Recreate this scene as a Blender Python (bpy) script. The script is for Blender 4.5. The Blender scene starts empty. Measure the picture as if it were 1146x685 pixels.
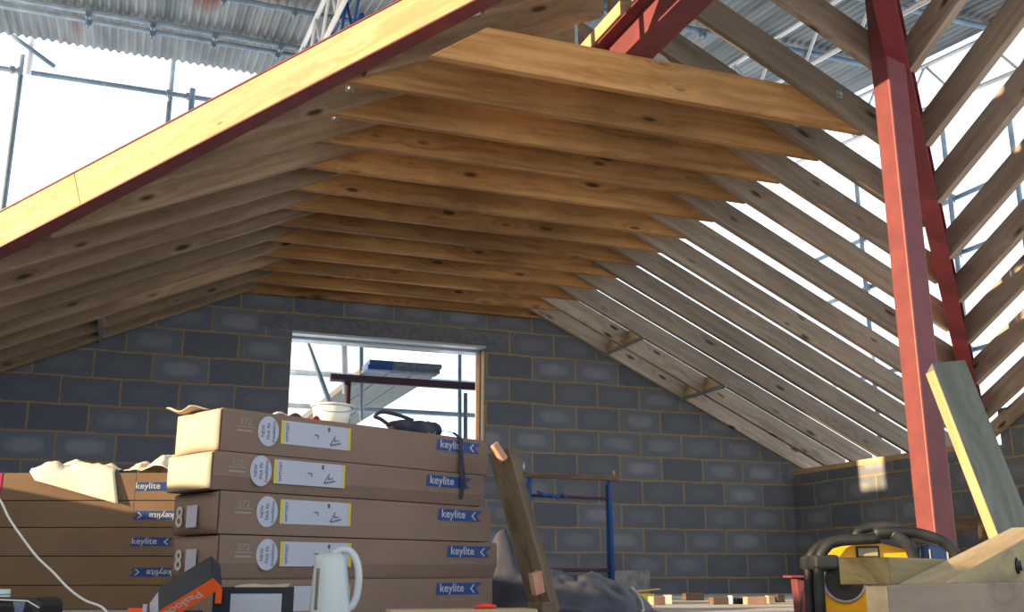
import bpy, math, random
from mathutils import Vector, Matrix, noise
random.seed(7)
PI = math.pi
V = Vector

# ------------------------------------------------------------------ camera
FPX, PIT, YAW, ROL = 1154.5, .2551, .3617, -.0014
CAM = V((-4.6846, -8.8805, .0253))
_s, _c = math.sin(YAW), math.cos(YAW)
FW = V((_s*math.cos(PIT), _c*math.cos(PIT), math.sin(PIT)))
_R = V((_c, -_s, 0)); _U = _R.cross(FW)
RT = _R*math.cos(ROL) + _U*math.sin(ROL)
UP = _U*math.cos(ROL) - _R*math.sin(ROL)
scene = bpy.context.scene
cam_data = bpy.data.cameras.new('camera')
cam = bpy.data.objects.new('camera', cam_data)
scene.collection.objects.link(cam)
cam.matrix_world = Matrix(((RT.x, UP.x, -FW.x, CAM.x), (RT.y, UP.y, -FW.y, CAM.y), (RT.z, UP.z, -FW.z, CAM.z), (0, 0, 0, 1)))
cam_data.sensor_width = 36
cam_data.lens = FPX/1146*36
cam_data.clip_start = .05
scene.camera = cam

def ray(x, y): return FW + RT*((x-573)/FPX) - UP*((y-342.5)/FPX)
def P(x, y, D): return CAM + ray(x, y)*D                # a point D metres in front of the camera
def on_z(x, y, z):
    d = ray(x, y); return CAM + d*((z-CAM.z)/d.z)
def on_y(x, y, Y):
    d = ray(x, y); return CAM + d*((Y-CAM.y)/d.y)
def on_x(x, y, X):
    d = ray(x, y); return CAM + d*((X-CAM.x)/d.x)

# ------------------------------------------------------------------ light
SUN_DIR = V((-1, .02, .20))
SUN_STRENGTH = 13.0
SUN_COL = (1, .72, .42)
SKY_STRENGTH = 1.9
EXPOSURE = 0.0
w = bpy.data.worlds.new('sky'); scene.world = w; w.use_nodes = True
nt = w.node_tree; nt.nodes.clear()
def N(nt, t, **kw):
    n = nt.nodes.new(t)
    for k, v in kw.items(): setattr(n, k, v)
    return n
tc = N(nt, 'ShaderNodeTexCoord')
dot = N(nt, 'ShaderNodeVectorMath', operation='DOT_PRODUCT')
nrm = SUN_DIR.copy(); nrm.normalize()
dot.inputs[1].default_value = nrm
nt.links.new(tc.outputs['Generated'], dot.inputs[0])
ramp = N(nt, 'ShaderNodeValToRGB')
ramp.color_ramp.elements[0].position = 0.0; ramp.color_ramp.elements[0].color = (.80, .90, 1, 1)
ramp.color_ramp.elements[1].position = 1.0; ramp.color_ramp.elements[1].color = (1.0, .86, .68, 1)
nt.links.new(dot.outputs['Value'], ramp.inputs[0])
bg = N(nt, 'ShaderNodeBackground'); bg.inputs['Strength'].default_value = SKY_STRENGTH
nt.links.new(ramp.outputs[0], bg.inputs[0])
wo = N(nt, 'ShaderNodeOutputWorld'); nt.links.new(bg.outputs[0], wo.inputs[0])
sd = bpy.data.lights.new('sun', 'SUN'); sd.energy = SUN_STRENGTH; sd.color = SUN_COL; sd.angle = .012
so = bpy.data.objects.new('sun', sd); scene.collection.objects.link(so)
so.rotation_euler = SUN_DIR.to_track_quat('Z', 'Y').to_euler()
so.location = (-12, -2, 6)
vs = scene.view_settings
vs.view_transform = 'Standard'; vs.look = 'None'; vs.gamma = 1; vs.use_curve_mapping = False; vs.exposure = EXPOSURE

# ------------------------------------------------------------------ materials
def mat(name, col, rough=.6, metal=0, spec=.3):
    m = bpy.data.materials.new(name); m.use_nodes = True
    b = m.node_tree.nodes['Principled BSDF']
    b.inputs['Base Color'].default_value = (*col, 1); b.inputs['Roughness'].default_value = rough
    b.inputs['Metallic'].default_value = metal; b.inputs['Specular IOR Level'].default_value = spec
    return m
def mottled(name, c1, c2, scale=6, rough=.7, metal=0, detail=5, stretch=(1, 1, 1), lo=.35, hi=.65, bump=0):
    m = mat(name, c1, rough, metal); t = m.node_tree; b = t.nodes['Principled BSDF']
    tc = N(t, 'ShaderNodeTexCoord'); mp = N(t, 'ShaderNodeMapping'); mp.inputs['Scale'].default_value = stretch
    oi = N(t, 'ShaderNodeObjectInfo'); ad = N(t, 'ShaderNodeVectorMath', operation='ADD')
    sc = N(t, 'ShaderNodeMath', operation='MULTIPLY'); sc.inputs[1].default_value = 37
    t.links.new(oi.outputs['Random'], sc.inputs[0])
    t.links.new(tc.outputs['Object'], mp.inputs[0]); t.links.new(mp.outputs[0], ad.inputs[0]); t.links.new(sc.outputs[0], ad.inputs[1])
    no = N(t, 'ShaderNodeTexNoise'); no.inputs['Scale'].default_value = scale; no.inputs['Detail'].default_value = detail
    t.links.new(ad.outputs[0], no.inputs['Vector'])
    r = N(t, 'ShaderNodeValToRGB'); r.color_ramp.elements[0].position = lo; r.color_ramp.elements[1].position = hi
    r.color_ramp.elements[0].color = (*c1, 1); r.color_ramp.elements[1].color = (*c2, 1)
    t.links.new(no.outputs['Fac'], r.inputs[0]); t.links.new(r.outputs[0], b.inputs['Base Color'])
    if bump:
        bp = N(t, 'ShaderNodeBump'); bp.inputs['Strength'].default_value = bump; bp.inputs['Distance'].default_value = .01
        t.links.new(no.outputs['Fac'], bp.inputs['Height']); t.links.new(bp.outputs[0], b.inputs['Normal'])
    return m
def wood(name, light, dark, knot=(.07, .035, .015), grain=1.0, rough=.65, kn=.11, tone=.25):
    m = mat(name, light, rough); t = m.node_tree; b = t.nodes['Principled BSDF']; L = t.links.new
    tc = N(t, 'ShaderNodeTexCoord'); oi = N(t, 'ShaderNodeObjectInfo')
    sc = N(t, 'ShaderNodeMath', operation='MULTIPLY'); sc.inputs[1].default_value = 53; L(oi.outputs['Random'], sc.inputs[0])
    cb = N(t, 'ShaderNodeCombineXYZ'); L(sc.outputs[0], cb.inputs[0]); L(sc.outputs[0], cb.inputs[2])
    ad = N(t, 'ShaderNodeVectorMath', operation='ADD'); L(tc.outputs['Object'], ad.inputs[0]); L(cb.outputs[0], ad.inputs[1])
    # knots
    mk = N(t, 'ShaderNodeMapping'); mk.inputs['Scale'].default_value = (2.6, 3.0, 8.0); L(ad.outputs[0], mk.inputs[0])
    vo = N(t, 'ShaderNodeTexVoronoi'); vo.inputs['Scale'].default_value = 1.0; L(mk.outputs[0], vo.inputs['Vector'])
    kr = N(t, 'ShaderNodeValToRGB'); kr.color_ramp.elements[0].position = kn*.7; kr.color_ramp.elements[1].position = kn*1.5
    kr.color_ramp.elements[0].color = (1, 1, 1, 1); kr.color_ramp.elements[1].color = (0, 0, 0, 1); L(vo.outputs['Distance'], kr.inputs[0])
    # grain, bent round the knots
    mg = N(t, 'ShaderNodeMapping'); mg.inputs['Scale'].default_value = (.9, 16*grain, 16*grain); L(ad.outputs[0], mg.inputs[0])
    bend = N(t, 'ShaderNodeMath', operation='DIVIDE'); bend.inputs[0].default_value = .35
    dd = N(t, 'ShaderNodeMath', operation='ADD'); dd.inputs[1].default_value = .12; L(vo.outputs['Distance'], dd.inputs[0]); L(dd.outputs[0], bend.inputs[1])
    ag = N(t, 'ShaderNodeVectorMath', operation='ADD'); L(mg.outputs[0], ag.inputs[0]); L(bend.outputs[0], ag.inputs[1])
    no = N(t, 'ShaderNodeTexNoise'); no.inputs['Scale'].default_value = 1.3; no.inputs['Detail'].default_value = 6; no.inputs['Roughness'].default_value = .62
    L(ag.outputs[0], no.inputs['Vector'])
    r = N(t, 'ShaderNodeValToRGB'); r.color_ramp.elements[0].position = .36; r.color_ramp.elements[1].position = .62
    r.color_ramp.elements[0].color = (*dark, 1); r.color_ramp.elements[1].color = (*light, 1); L(no.outputs['Fac'], r.inputs[0])
    # broad tone
    n2 = N(t, 'ShaderNodeTexNoise'); n2.inputs['Scale'].default_value = .9; L(ad.outputs[0], n2.inputs['Vector'])
    m1 = N(t, 'ShaderNodeMapRange'); m1.inputs['From Min'].default_value = .3; m1.inputs['From Max'].default_value = .7
    m1.inputs['To Min'].default_value = 1-tone; m1.inputs['To Max'].default_value = 1+tone*.5; L(n2.outputs['Fac'], m1.inputs['Value'])
    m2 = N(t, 'ShaderNodeMapRange'); m2.inputs['To Min'].default_value = 1-tone*.8; m2.inputs['To Max'].default_value = 1.08; L(oi.outputs['Random'], m2.inputs['Value'])
    mm = N(t, 'ShaderNodeMath', operation='MULTIPLY'); L(m1.outputs[0], mm.inputs[0]); L(m2.outputs[0], mm.inputs[1])
    vm = N(t, 'ShaderNodeVectorMath', operation='SCALE'); L(r.outputs[0], vm.inputs[0]); L(mm.outputs[0], vm.inputs['Scale'])
    mx = N(t, 'ShaderNodeMix', data_type='RGBA'); L(kr.outputs[0], mx.inputs['Factor']); L(vm.outputs[0], mx.inputs['A']); mx.inputs['B'].default_value = (*knot, 1)
    L(mx.outputs['Result'], b.inputs['Base Color'])
    bp = N(t, 'ShaderNodeBump'); bp.inputs['Strength'].default_value = .15; bp.inputs['Distance'].default_value = .004
    L(no.outputs['Fac'], bp.inputs['Height']); L(bp.outputs[0], b.inputs['Normal'])
    return m
def blockwork(name, axis, u0=0.0, tint=(1, 1, 1)):
    m = mat(name, (.2, .2, .2), .9, spec=.1); t = m.node_tree; b = t.nodes['Principled BSDF']; L = t.links.new
    def M(op, a=None, bb=None, clamp=False):
        n = N(t, 'ShaderNodeMath', operation=op); n.use_clamp = clamp
        for i, v in enumerate((a, bb)):
            if v is None: continue
            if isinstance(v, (int, float)): n.inputs[i].default_value = v
            else: L(v, n.inputs[i])
        return n.outputs[0]
    geo = N(t, 'ShaderNodeTexCoord'); sp = N(t, 'ShaderNodeSeparateXYZ')
    wob = N(t, 'ShaderNodeTexNoise'); wob.inputs['Scale'].default_value = 2.2; wob.inputs['Detail'].default_value = 3
    L(geo.outputs['Object'], wob.inputs['Vector'])
    ws = N(t, 'ShaderNodeVectorMath', operation='SUBTRACT'); L(wob.outputs['Color'], ws.inputs[0]); ws.inputs[1].default_value = (.5, .5, .5)
    wsc = N(t, 'ShaderNodeVectorMath', operation='SCALE'); wsc.inputs['Scale'].default_value = .03; L(ws.outputs[0], wsc.inputs[0])
    wa = N(t, 'ShaderNodeVectorMath', operation='ADD'); L(geo.outputs['Object'], wa.inputs[0]); L(wsc.outputs[0], wa.inputs[1]); L(wa.outputs[0], sp.inputs[0])
    u = M('SUBTRACT', sp.outputs[axis], u0); z = sp.outputs[2]
    rowf = M('DIVIDE', z, .225); row = M('FLOOR', rowf); rz = M('SUBTRACT', rowf, row)
    par = M('PINGPONG', row, 1)
    off = M('MULTIPLY', M('SUBTRACT', 1, par), .5)
    uf = M('ADD', M('DIVIDE', u, .45), off); col = M('FLOOR', uf); ru = M('SUBTRACT', uf, col)
    du = M('MULTIPLY', M('MINIMUM', ru, M('SUBTRACT', 1, ru)), .45)
    dz = M('MULTIPLY', M('MINIMUM', rz, M('SUBTRACT', 1, rz)), .225)
    dm = M('MINIMUM', du, dz)
    jn = N(t, 'ShaderNodeTexNoise'); jn.inputs['Scale'].default_value = 14; L(geo.outputs['Object'], jn.inputs['Vector'])
    jw = M('MULTIPLY', jn.outputs['Fac'], .016)
    mr = N(t, 'ShaderNodeMapRange'); L(M('SUBTRACT', dm, jw), mr.inputs['Value']); mr.inputs['From Min'].default_value = -.003; mr.inputs['From Max'].default_value = .003
    face = mr.outputs[0]
    # per-block tone
    cb = N(t, 'ShaderNodeCombineXYZ'); L(col, cb.inputs[0]); L(row, cb.inputs[1]); wn = N(t, 'ShaderNodeTexWhiteNoise'); L(cb.outputs[0], wn.inputs['Vector'])
    # worn paler middle of each block
    eu = M('DIVIDE', M('ABSOLUTE', M('SUBTRACT', ru, .5)), .36); ez = M('DIVIDE', M('ABSOLUTE', M('SUBTRACT', rz, .5)), .30)
    el = M('ADD', M('POWER', eu, 3), M('POWER', ez, 3))
    wn2 = N(t, 'ShaderNodeTexNoise'); wn2.inputs['Scale'].default_value = 9; wn2.inputs['Detail'].default_value = 5; L(geo.outputs['Object'], wn2.inputs['Vector'])
    el = M('ADD', el, M('MULTIPLY', M('SUBTRACT', wn2.outputs['Fac'], .5), 1.2))
    cen = M('SUBTRACT', 1.0, el, True); cen = M('MULTIPLY', cen, M('MULTIPLY', wn.outputs['Value'], .5))
    fine = N(t, 'ShaderNodeTexNoise'); fine.inputs['Scale'].default_value = 60; fine.inputs['Detail'].default_value = 4; L(geo.outputs['Object'], fine.inputs['Vector'])
    c1 = N(t, 'ShaderNodeMix', data_type='RGBA'); L(fine.outputs['Fac'], c1.inputs['Factor'])
    c1.inputs['A'].default_value = (.10*tint[0], .118*tint[1], .145*tint[2], 1); c1.inputs['B'].default_value = (.19*tint[0], .205*tint[1], .235*tint[2], 1)
    c2 = N(t, 'ShaderNodeMix', data_type='RGBA'); L(cen, c2.inputs['Factor']); L(c1.outputs['Result'], c2.inputs['A']); c2.inputs['B'].default_value = (.32, .33, .36, 1)
    sc = N(t, 'ShaderNodeVectorMath', operation='SCALE'); L(c2.outputs['Result'], sc.inputs[0]); L(M('ADD', M('MULTIPLY', wn.outputs['Value'], .3), .85), sc.inputs['Scale'])
    c3 = N(t, 'ShaderNodeMix', data_type='RGBA'); L(face, c3.inputs['Factor']); c3.inputs['A'].default_value = (.32, .235, .13, 1); L(sc.outputs[0], c3.inputs['B'])
    L(c3.outputs['Result'], b.inputs['Base Color'])
    bp = N(t, 'ShaderNodeBump'); bp.inputs['Strength'].default_value = .5; bp.inputs['Distance'].default_value = .006
    L(M('ADD', face, M('MULTIPLY', fine.outputs['Fac'], .4)), bp.inputs['Height']); L(bp.outputs[0], b.inputs['Normal'])
    return m

M_RAFT = wood('weathered softwood', (.40, .32, .25), (.27, .205, .15))
M_RAFL = wood('weathered warm softwood', (.40, .285, .185), (.26, .175, .105))
M_COLL = wood('fresh orange pine', (.56, .30, .11), (.36, .165, .05), tone=.42)
M_PACK = wood('pale packing timber', (.55, .39, .215), (.43, .28, .14), knot=(.25, .12, .04), kn=.05, tone=.1)
M_PALE = wood('pale sawn timber', (.48, .39, .25), (.36, .275, .155), kn=.03, tone=.1)
M_OLIVE = wood('green treated timber', (.31, .235, .10), (.15, .11, .045), knot=(.10, .07, .03), grain=.8, kn=.05)
M_GREY = wood('grey green plank', (.13, .14, .12), (.085, .09, .078), knot=(.04, .04, .03), grain=.7, kn=.04)
M_BROWN = wood('brown damp timber', (.22, .155, .105), (.15, .10, .07), grain=1.4, kn=.0)
M_DARKW = wood('dark old board', (.17, .12, .075), (.08, .055, .035), grain=.8, kn=.02)
M_RED = mottled('red oxide paint', (.135, .037, .043), (.17, .047, .05), 9, .5, bump=.02)
M_PURP = mottled('dull red oxide paint', (.15, .022, .03), (.19, .03, .038), 9, .5)
M_GALV = mat('galvanised steel', (.45, .47, .48), .45, .8)
M_TUBE = mottled('scaffold tube steel', (.15, .22, .30), (.25, .32, .39), 8, .5, .4)
M_DKST = mat('dark purple steel', (.055, .03, .05), .6)
M_ALU = mat('bright aluminium', (.75, .76, .78), .4, .3)
M_WHITE = mat('white tube', (.8, .8, .78), .5)
M_BLUEP = mat('blue paint', (.02, .075, .26), .5)
M_BLACK = mat('black plastic', (.012, .013, .016), .4)
M_DARKB = mat('dark card', (.012, .018, .03), .55)
M_NAVY = mat('navy plastic', (.012, .035, .12), .5)
M_CARD = mottled('brown cardboard', (.18, .123, .095), (.21, .145, .113), 3, .85, bump=.05)
M_CARD2 = mottled('tan cardboard', (.17, .108, .065), (.20, .13, .078), 3, .85, bump=.05)
M_CARDIN_SUN = mat('inner and sun-painted cardboard', (.50, .41, .32), .85)  # inner card; also paints sunlight on the top boxes' end flaps
M_LOGO = mat('logo blue', (.01, .05, .20), .5)
M_PRINT = mat('faint white print', (.28, .23, .20), .8)
M_WPRINT = mat('white print', (.42, .42, .44), .7)
M_LABEL = mat('label white', (.38, .40, .48), .5)
M_YEL = mat('label yellow', (.50, .42, .03), .5)
M_INK = mat('ink', (.05, .07, .12), .6)
M_GINK = mat('grey ink', (.38, .42, .50), .6)
M_PAPER = mat('cream paper', (.80, .74, .62), .8)
M_KET = mat('white kettle plastic', (.46, .52, .55), .3, spec=.5)
M_WIN = mat('smoky water gauge', (.16, .16, .14), .2)
M_ORANGE = mat('orange card', (.80, .10, .015), .5)
M_RYEL = mat('yellow radio plastic', (.85, .40, .015), .4)
M_RUB = mottled('worn black rubber', (.010, .012, .014), (.028, .031, .035), 14, .5)
M_CONE = mat('speaker cone', (.03, .03, .03), .7)
M_RING = mat('speaker ring', (.45, .42, .38), .4)
M_LCD = mat('display', (.30, .28, .16), .3)
M_TARP = mottled('grey blue plastic sheet', (.035, .04, .065), (.085, .09, .12), 5, .45, bump=.3)
M_BRICK = mottled('pinkish brick', (.42, .20, .14), (.50, .30, .20), 12, .9)
M_CONC = mottled('grey concrete', (.20, .20, .21), (.30, .30, .30), 20, .9, bump=.2)
M_LINT = mottled('dark concrete', (.12, .13, .15), (.17, .175, .19), 20, .9, bump=.2)
M_FLOOR = mottled('dusty floor', (.42, .40, .37), (.56, .53, .48), 4, .9, bump=.1)
M_MEMB = mottled('grey sun-block membrane', (.20, .20, .21), (.26, .26, .26), 3, .8)
M_MAG = mat('magenta stripe', (.35, .01, .10), .5)
M_CAN = mat('can label', (.55, .62, .62), .5)
M_TEAL = mat('teal print', (.05, .30, .32), .5)
M_CAP = mat('amber cap', (.65, .32, .02), .4)
M_BUCK = mat('white bucket plastic', (.72, .70, .64), .5)
M_FAB = mottled('dark work cloth', (.02, .025, .045), (.06, .06, .08), 18, .9)
M_TAN = mat('tan leather', (.24, .15, .08), .8)
M_GREYB = mottled('blue grey bag', (.10, .13, .19), (.17, .19, .24), 20, .8)
M_CORD = mat('white cord', (.62, .62, .58), .5)
M_REDP = mat('red plastic', (.65, .05, .03), .5)
GABLE = blockwork('gable blockwork', 0)
SIDEW = blockwork('side blockwork', 1, .10)
def corrugated_mat():
    m = mat('corrugated iron', (.3, .32, .33), .5, .55); t = m.node_tree; b = t.nodes['Principled BSDF']; L = t.links.new
    tc = N(t, 'ShaderNodeTexCoord'); mp = N(t, 'ShaderNodeMapping'); mp.inputs['Scale'].default_value = (2.2, .35, 1); L(tc.outputs['Object'], mp.inputs[0])
    n1 = N(t, 'ShaderNodeTexNoise'); n1.inputs['Scale'].default_value = 2.2; n1.inputs['Detail'].default_value = 7; L(mp.outputs[0], n1.inputs['Vector'])
    r1 = N(t, 'ShaderNodeValToRGB'); r1.color_ramp.elements[0].position = .3; r1.color_ramp.elements[1].position = .7
    r1.color_ramp.elements[0].color = (.12, .135, .14, 1); r1.color_ramp.elements[1].color = (.29, .30, .30, 1); L(n1.outputs['Fac'], r1.inputs[0])
    n2 = N(t, 'ShaderNodeTexNoise'); n2.inputs['Scale'].default_value = .8; n2.inputs['Detail'].default_value = 8; L(mp.outputs[0], n2.inputs['Vector'])
    r2 = N(t, 'ShaderNodeValToRGB'); r2.color_ramp.elements[0].position = .58; r2.color_ramp.elements[1].position = .66; L(n2.outputs['Fac'], r2.inputs[0])
    mx = N(t, 'ShaderNodeMix', data_type='RGBA'); L(r2.outputs[0], mx.inputs['Factor']); L(r1.outputs[0], mx.inputs['A']); mx.inputs['B'].default_value = (.17, .075, .045, 1)
    L(mx.outputs['Result'], b.inputs['Base Color']); return m
M_CORR = corrugated_mat()

# ------------------------------------------------------------------ helpers
def tag(o, label=None, cat=None, group=None, kind=None):
    if label: o['label'] = label
    if cat: o['category'] = cat
    if group: o['group'] = group
    if kind: o['kind'] = kind
    return o
def frame(origin, x, z):
    "matrix with local x along x and local z as near z as can be"
    x = V(x).normalized(); y = V(z).cross(x).normalized(); zz = x.cross(y)
    return Matrix(((x.x, y.x, zz.x, origin[0]), (x.y, y.y, zz.y, origin[1]), (x.z, y.z, zz.z, origin[2]), (0, 0, 0, 1)))
class MB:
    def __init__(s): s.v = []; s.f = []; s.m = []; s.mats = []; s.sm = []
    def mi(s, m):
        if m not in s.mats: s.mats.append(m)
        return s.mats.index(m)
    def add(s, vs, fs, m, smooth=False, T=None):
        b = len(s.v); i = s.mi(m)
        s.v += [tuple(T @ V(p)) if T else tuple(p) for p in vs]
        for f in fs: s.f.append([b+k for k in f]); s.m.append(i); s.sm.append(smooth)
        return s
    def box(s, a, b, m, T=None):
        (x0, y0, z0), (x1, y1, z1) = a, b
        return s.add([(x0,y0,z0),(x1,y0,z0),(x1,y1,z0),(x0,y1,z0),(x0,y0,z1),(x1,y0,z1),(x1,y1,z1),(x0,y1,z1)],
                     [(0,3,2,1),(4,5,6,7),(0,1,5,4),(1,2,6,5),(2,3,7,6),(3,0,4,7)], m, T=T)
    def prism(s, poly, y0, y1, m, T=None):
        "poly in (x, z), counterclockwise seen from -y; extruded y0..y1"
        n = len(poly); vs = [(x, y0, z) for x, z in poly] + [(x, y1, z) for x, z in poly]
        fs = [tuple(range(n)), tuple(range(2*n-1, n-1, -1))] + [(i, i+n, (i+1) % n+n, (i+1) % n) for i in range(n)]
        return s.add(vs, fs, m, T=T)
    def tube(s, pts, r, m, seg=10, T=None, closed=False):
        pts = [V(p) for p in pts]; n = len(pts); vs = []; fs = []
        rr = r if isinstance(r, (list, tuple)) else [r]*n
        prev = None
        for i, p in enumerate(pts):
            a = pts[(i-1) % n] if (i or closed) else p; b = pts[(i+1) % n] if (i < n-1 or closed) else p
            t = (b-a).normalized()
            if prev is None:
                h = V((0, 0, 1)) if abs(t.z) < .9 else V((1, 0, 0)); u = t.cross(h).normalized()
            else: u = (prev - t*prev.dot(t)).normalized()
            prev = u; q = t.cross(u)
            for k in range(seg):
                an = 2*PI*k/seg; vs.append(p + (u*math.cos(an)+q*math.sin(an))*rr[i])
        for i in range(n if closed else n-1):
            j = (i+1) % n
            for k in range(seg):
                k2 = (k+1) % seg; fs.append((i*seg+k, i*seg+k2, j*seg+k2, j*seg+k))
        if not closed: fs += [tuple(range(seg-1, -1, -1)), tuple(range((n-1)*seg, n*seg))]
        return s.add(vs, fs, m, True, T)
    def lathe(s, prof, m, seg=24, T=None, cap=True):
        vs = []; fs = []; n = len(prof)
        for r, z in prof:
            for k in range(seg): an = 2*PI*k/seg; vs.append((r*math.cos(an), r*math.sin(an), z))
        for i in range(n-1):
            for k in range(seg):
                k2 = (k+1) % seg; fs.append((i*seg+k, i*seg+k2, (i+1)*seg+k2, (i+1)*seg+k))
        if cap: fs += [tuple(range(seg-1, -1, -1)), tuple(range((n-1)*seg, n*seg))]
        return s.add(vs, fs, m, True, T)
    def grid(s, fn, nu, nv, m, smooth=True, T=None):
        vs = [fn(i/nu, j/nv) for j in range(nv+1) for i in range(nu+1)]
        fs = [(j*(nu+1)+i, j*(nu+1)+i+1, (j+1)*(nu+1)+i+1, (j+1)*(nu+1)+i) for j in range(nv) for i in range(nu)]
        return s.add(vs, fs, m, smooth, T)
    def text(s, body, size, T, m, bold=.0, sx=1.0):
        vs, fs = glyphs(body, bold)
        w = max(v[0] for v in vs)-min(v[0] for v in vs); x0 = min(v[0] for v in vs)
        return s.add([((x-x0-w/2)*size*sx, y*size, 0) for x, y in vs], fs, m, T=T)
    def build(s, name, parent=None, M=None, bevel=0, solid=0, sub=0):
        me = bpy.data.meshes.new(name); me.from_pydata(s.v, [], s.f)
        for m in s.mats: me.materials.append(m)
        me.polygons.foreach_set('material_index', s.m); me.polygons.foreach_set('use_smooth', s.sm); me.update()
        o = bpy.data.objects.new(name, me); scene.collection.objects.link(o)
        if M is not None: o.matrix_world = M
        if parent: o.parent = parent
        if solid: md = o.modifiers.new('s', 'SOLIDIFY'); md.thickness = solid; md.offset = 0
        if bevel: md = o.modifiers.new('b', 'BEVEL'); md.width = bevel; md.segments = 2; md.limit_method = 'ANGLE'
        if sub: md = o.modifiers.new('u', 'SUBSURF'); md.levels = sub; md.render_levels = sub
        return o
def smooth(pts, n=5):
    pts = [V(p) for p in pts]; out = []
    for i in range(len(pts)-1):
        p0, p1, p2, p3 = pts[max(i-1, 0)], pts[i], pts[i+1], pts[min(i+2, len(pts)-1)]
        for k in range(n):
            t = k/n; out.append(.5*((2*p1)+(p2-p0)*t+(2*p0-5*p1+4*p2-p3)*t*t+(3*p1-p0-3*p2+p3)*t**3))
    return out + [pts[-1]]
_gl = {}
def glyphs(body, bold):
    k = (body, bold)
    if k not in _gl:
        c = bpy.data.curves.new('t', 'FONT'); c.body = body; c.size = 1; c.offset = bold; c.resolution_u = 3
        o = bpy.data.objects.new('t', c); scene.collection.objects.link(o)
        dg = bpy.context.evaluated_depsgraph_get(); me = bpy.data.meshes.new_from_object(o.evaluated_get(dg))
        _gl[k] = ([(v.co.x, v.co.y) for v in me.vertices], [tuple(p.vertices) for p in me.polygons])
        bpy.data.objects.remove(o); bpy.data.curves.remove(c); bpy.data.meshes.remove(me)
    return _gl[k]
def empty(name, M, **kw):
    o = bpy.data.objects.new(name, None); scene.collection.objects.link(o); o.empty_display_size = .1
    o.matrix_world = M; tag(o, **kw); return o
def beam(name, a, b, t, h, m, up=(0, 0, 1), cut0=0, cut1=0, parent=None, bevel=.003):
    "timber from a to b: its underside centre line; t across, h along up; cuts shift the top edge along the length"
    a = V(a); b = V(b); L = (b-a).length
    mb = MB(); mb.prism([(0, 0), (L, 0), (L+cut1, h), (cut0, h)], -t/2, t/2, m)
    return mb.build(name, parent, frame(a, b-a, up), bevel)
ORD = ['first', 'second', 'third', 'fourth', 'fifth', 'sixth', 'seventh', 'eighth', 'ninth', 'tenth', 'eleventh', 'twelfth', 'thirteenth', 'fourteenth', 'fifteenth', 'sixteenth', 'seventeenth']

# ------------------------------------------------------------------ the shell
FZ = -.15
XL, XR = -6.62, 1.71
KL, KR = .455, .473
def zL(x): return 2.36 + KL*(x+3.83)      # underside of the left rafters
def zR(x): return 2.38 - KR*(x+1.05)
RX, RZ = -2.391, 3.014
tag(MB().box((XL-.3, -10.5, FZ-.2), (XR+1.6, .3, FZ), M_FLOOR).build('floor'), kind='structure')
# gable wall with the window opening
wx0, wx1, wz0, wz1 = -3.375, -1.585, .98, 2.085
mb = MB()
prof = lambda x: (zL(x) if x < RX else zR(x)) + .19
for y0, y1 in ((0, .28),):
    mb.prism([(XL-.2, FZ), (wx0, FZ), (wx0, prof(wx0)), (XL-.2, prof(XL-.2))], y0, y1, GABLE)
    mb.prism([(wx0, FZ), (wx1, FZ), (wx1, wz0), (wx0, wz0)], y0, y1, GABLE)
    mb.prism([(wx0, wz1), (wx1, wz1), (wx1, prof(wx1)), (RX, prof(RX)), (wx0, prof(wx0))], y0, y1, GABLE)
    mb.prism([(wx1, FZ), (XR+.2, FZ), (XR+.2, prof(XR+.2)), (wx1, prof(wx1))], y0, y1, GABLE)
gw = tag(mb.build('wall_gable'), kind='structure')
# window opening lining: cavity closer strips and lintel
r = tag(MB().box((wx1-.012, .02, wz0), (wx1+.001, .10, wz1-.035), M_PALE).box((wx1-.010, .15, wz0), (wx1+.001, .27, wz1-.035), M_BRICK).build('trim_1'), kind='structure')
r = tag(MB().box((wx0-.0, .0, wz1-.012), (wx1, .11, wz1+.002), M_GALV).box((wx0, .15, wz1-.03), (wx1, .29, wz1+.002), M_GALV).box((wx0, -.004, wz1-.014), (wx1, .01, wz1+.006), M_GALV).build('trim_2'), kind='structure')
lint = MB().box((wx0-.28, -.006, wz1+.02), (wx1+.22, .05, wz1+.14), M_LINT).build('trim_3', bevel=.003); tag(lint, kind='structure')
# side walls, inner leaf
tag(MB().box((XR, -2.72, FZ), (XR+.1, 0, 1.0), SIDEW).box((XR, -4.6, FZ), (XR+.1, -2.72, 1.28), SIDEW).build('wall_right'), kind='structure')
tag(MB().box((XL-.1, -2.0, FZ), (XL, 0, 1.03), SIDEW).box((XL-.1, -8.6, FZ), (XL, -2.0, .76), SIDEW).build('wall_left'), kind='structure')  # low unseen stretch is shaped for the shadow it casts on the boxes
tag(beam('wall_plate', (XR+.05, -2.45, 1.0), (XR+.05, 0, 1.0), .1, .05, M_PACK), 'sawn timber wall plate along top of right block wall', 'wall plate')
tag(beam('wall_plate', (XL-.05, -2.0, 1.03), (XL-.05, 0, 1.03), .1, .05, M_PACK), 'sawn timber wall plate along top of left block wall', 'wall plate')

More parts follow.
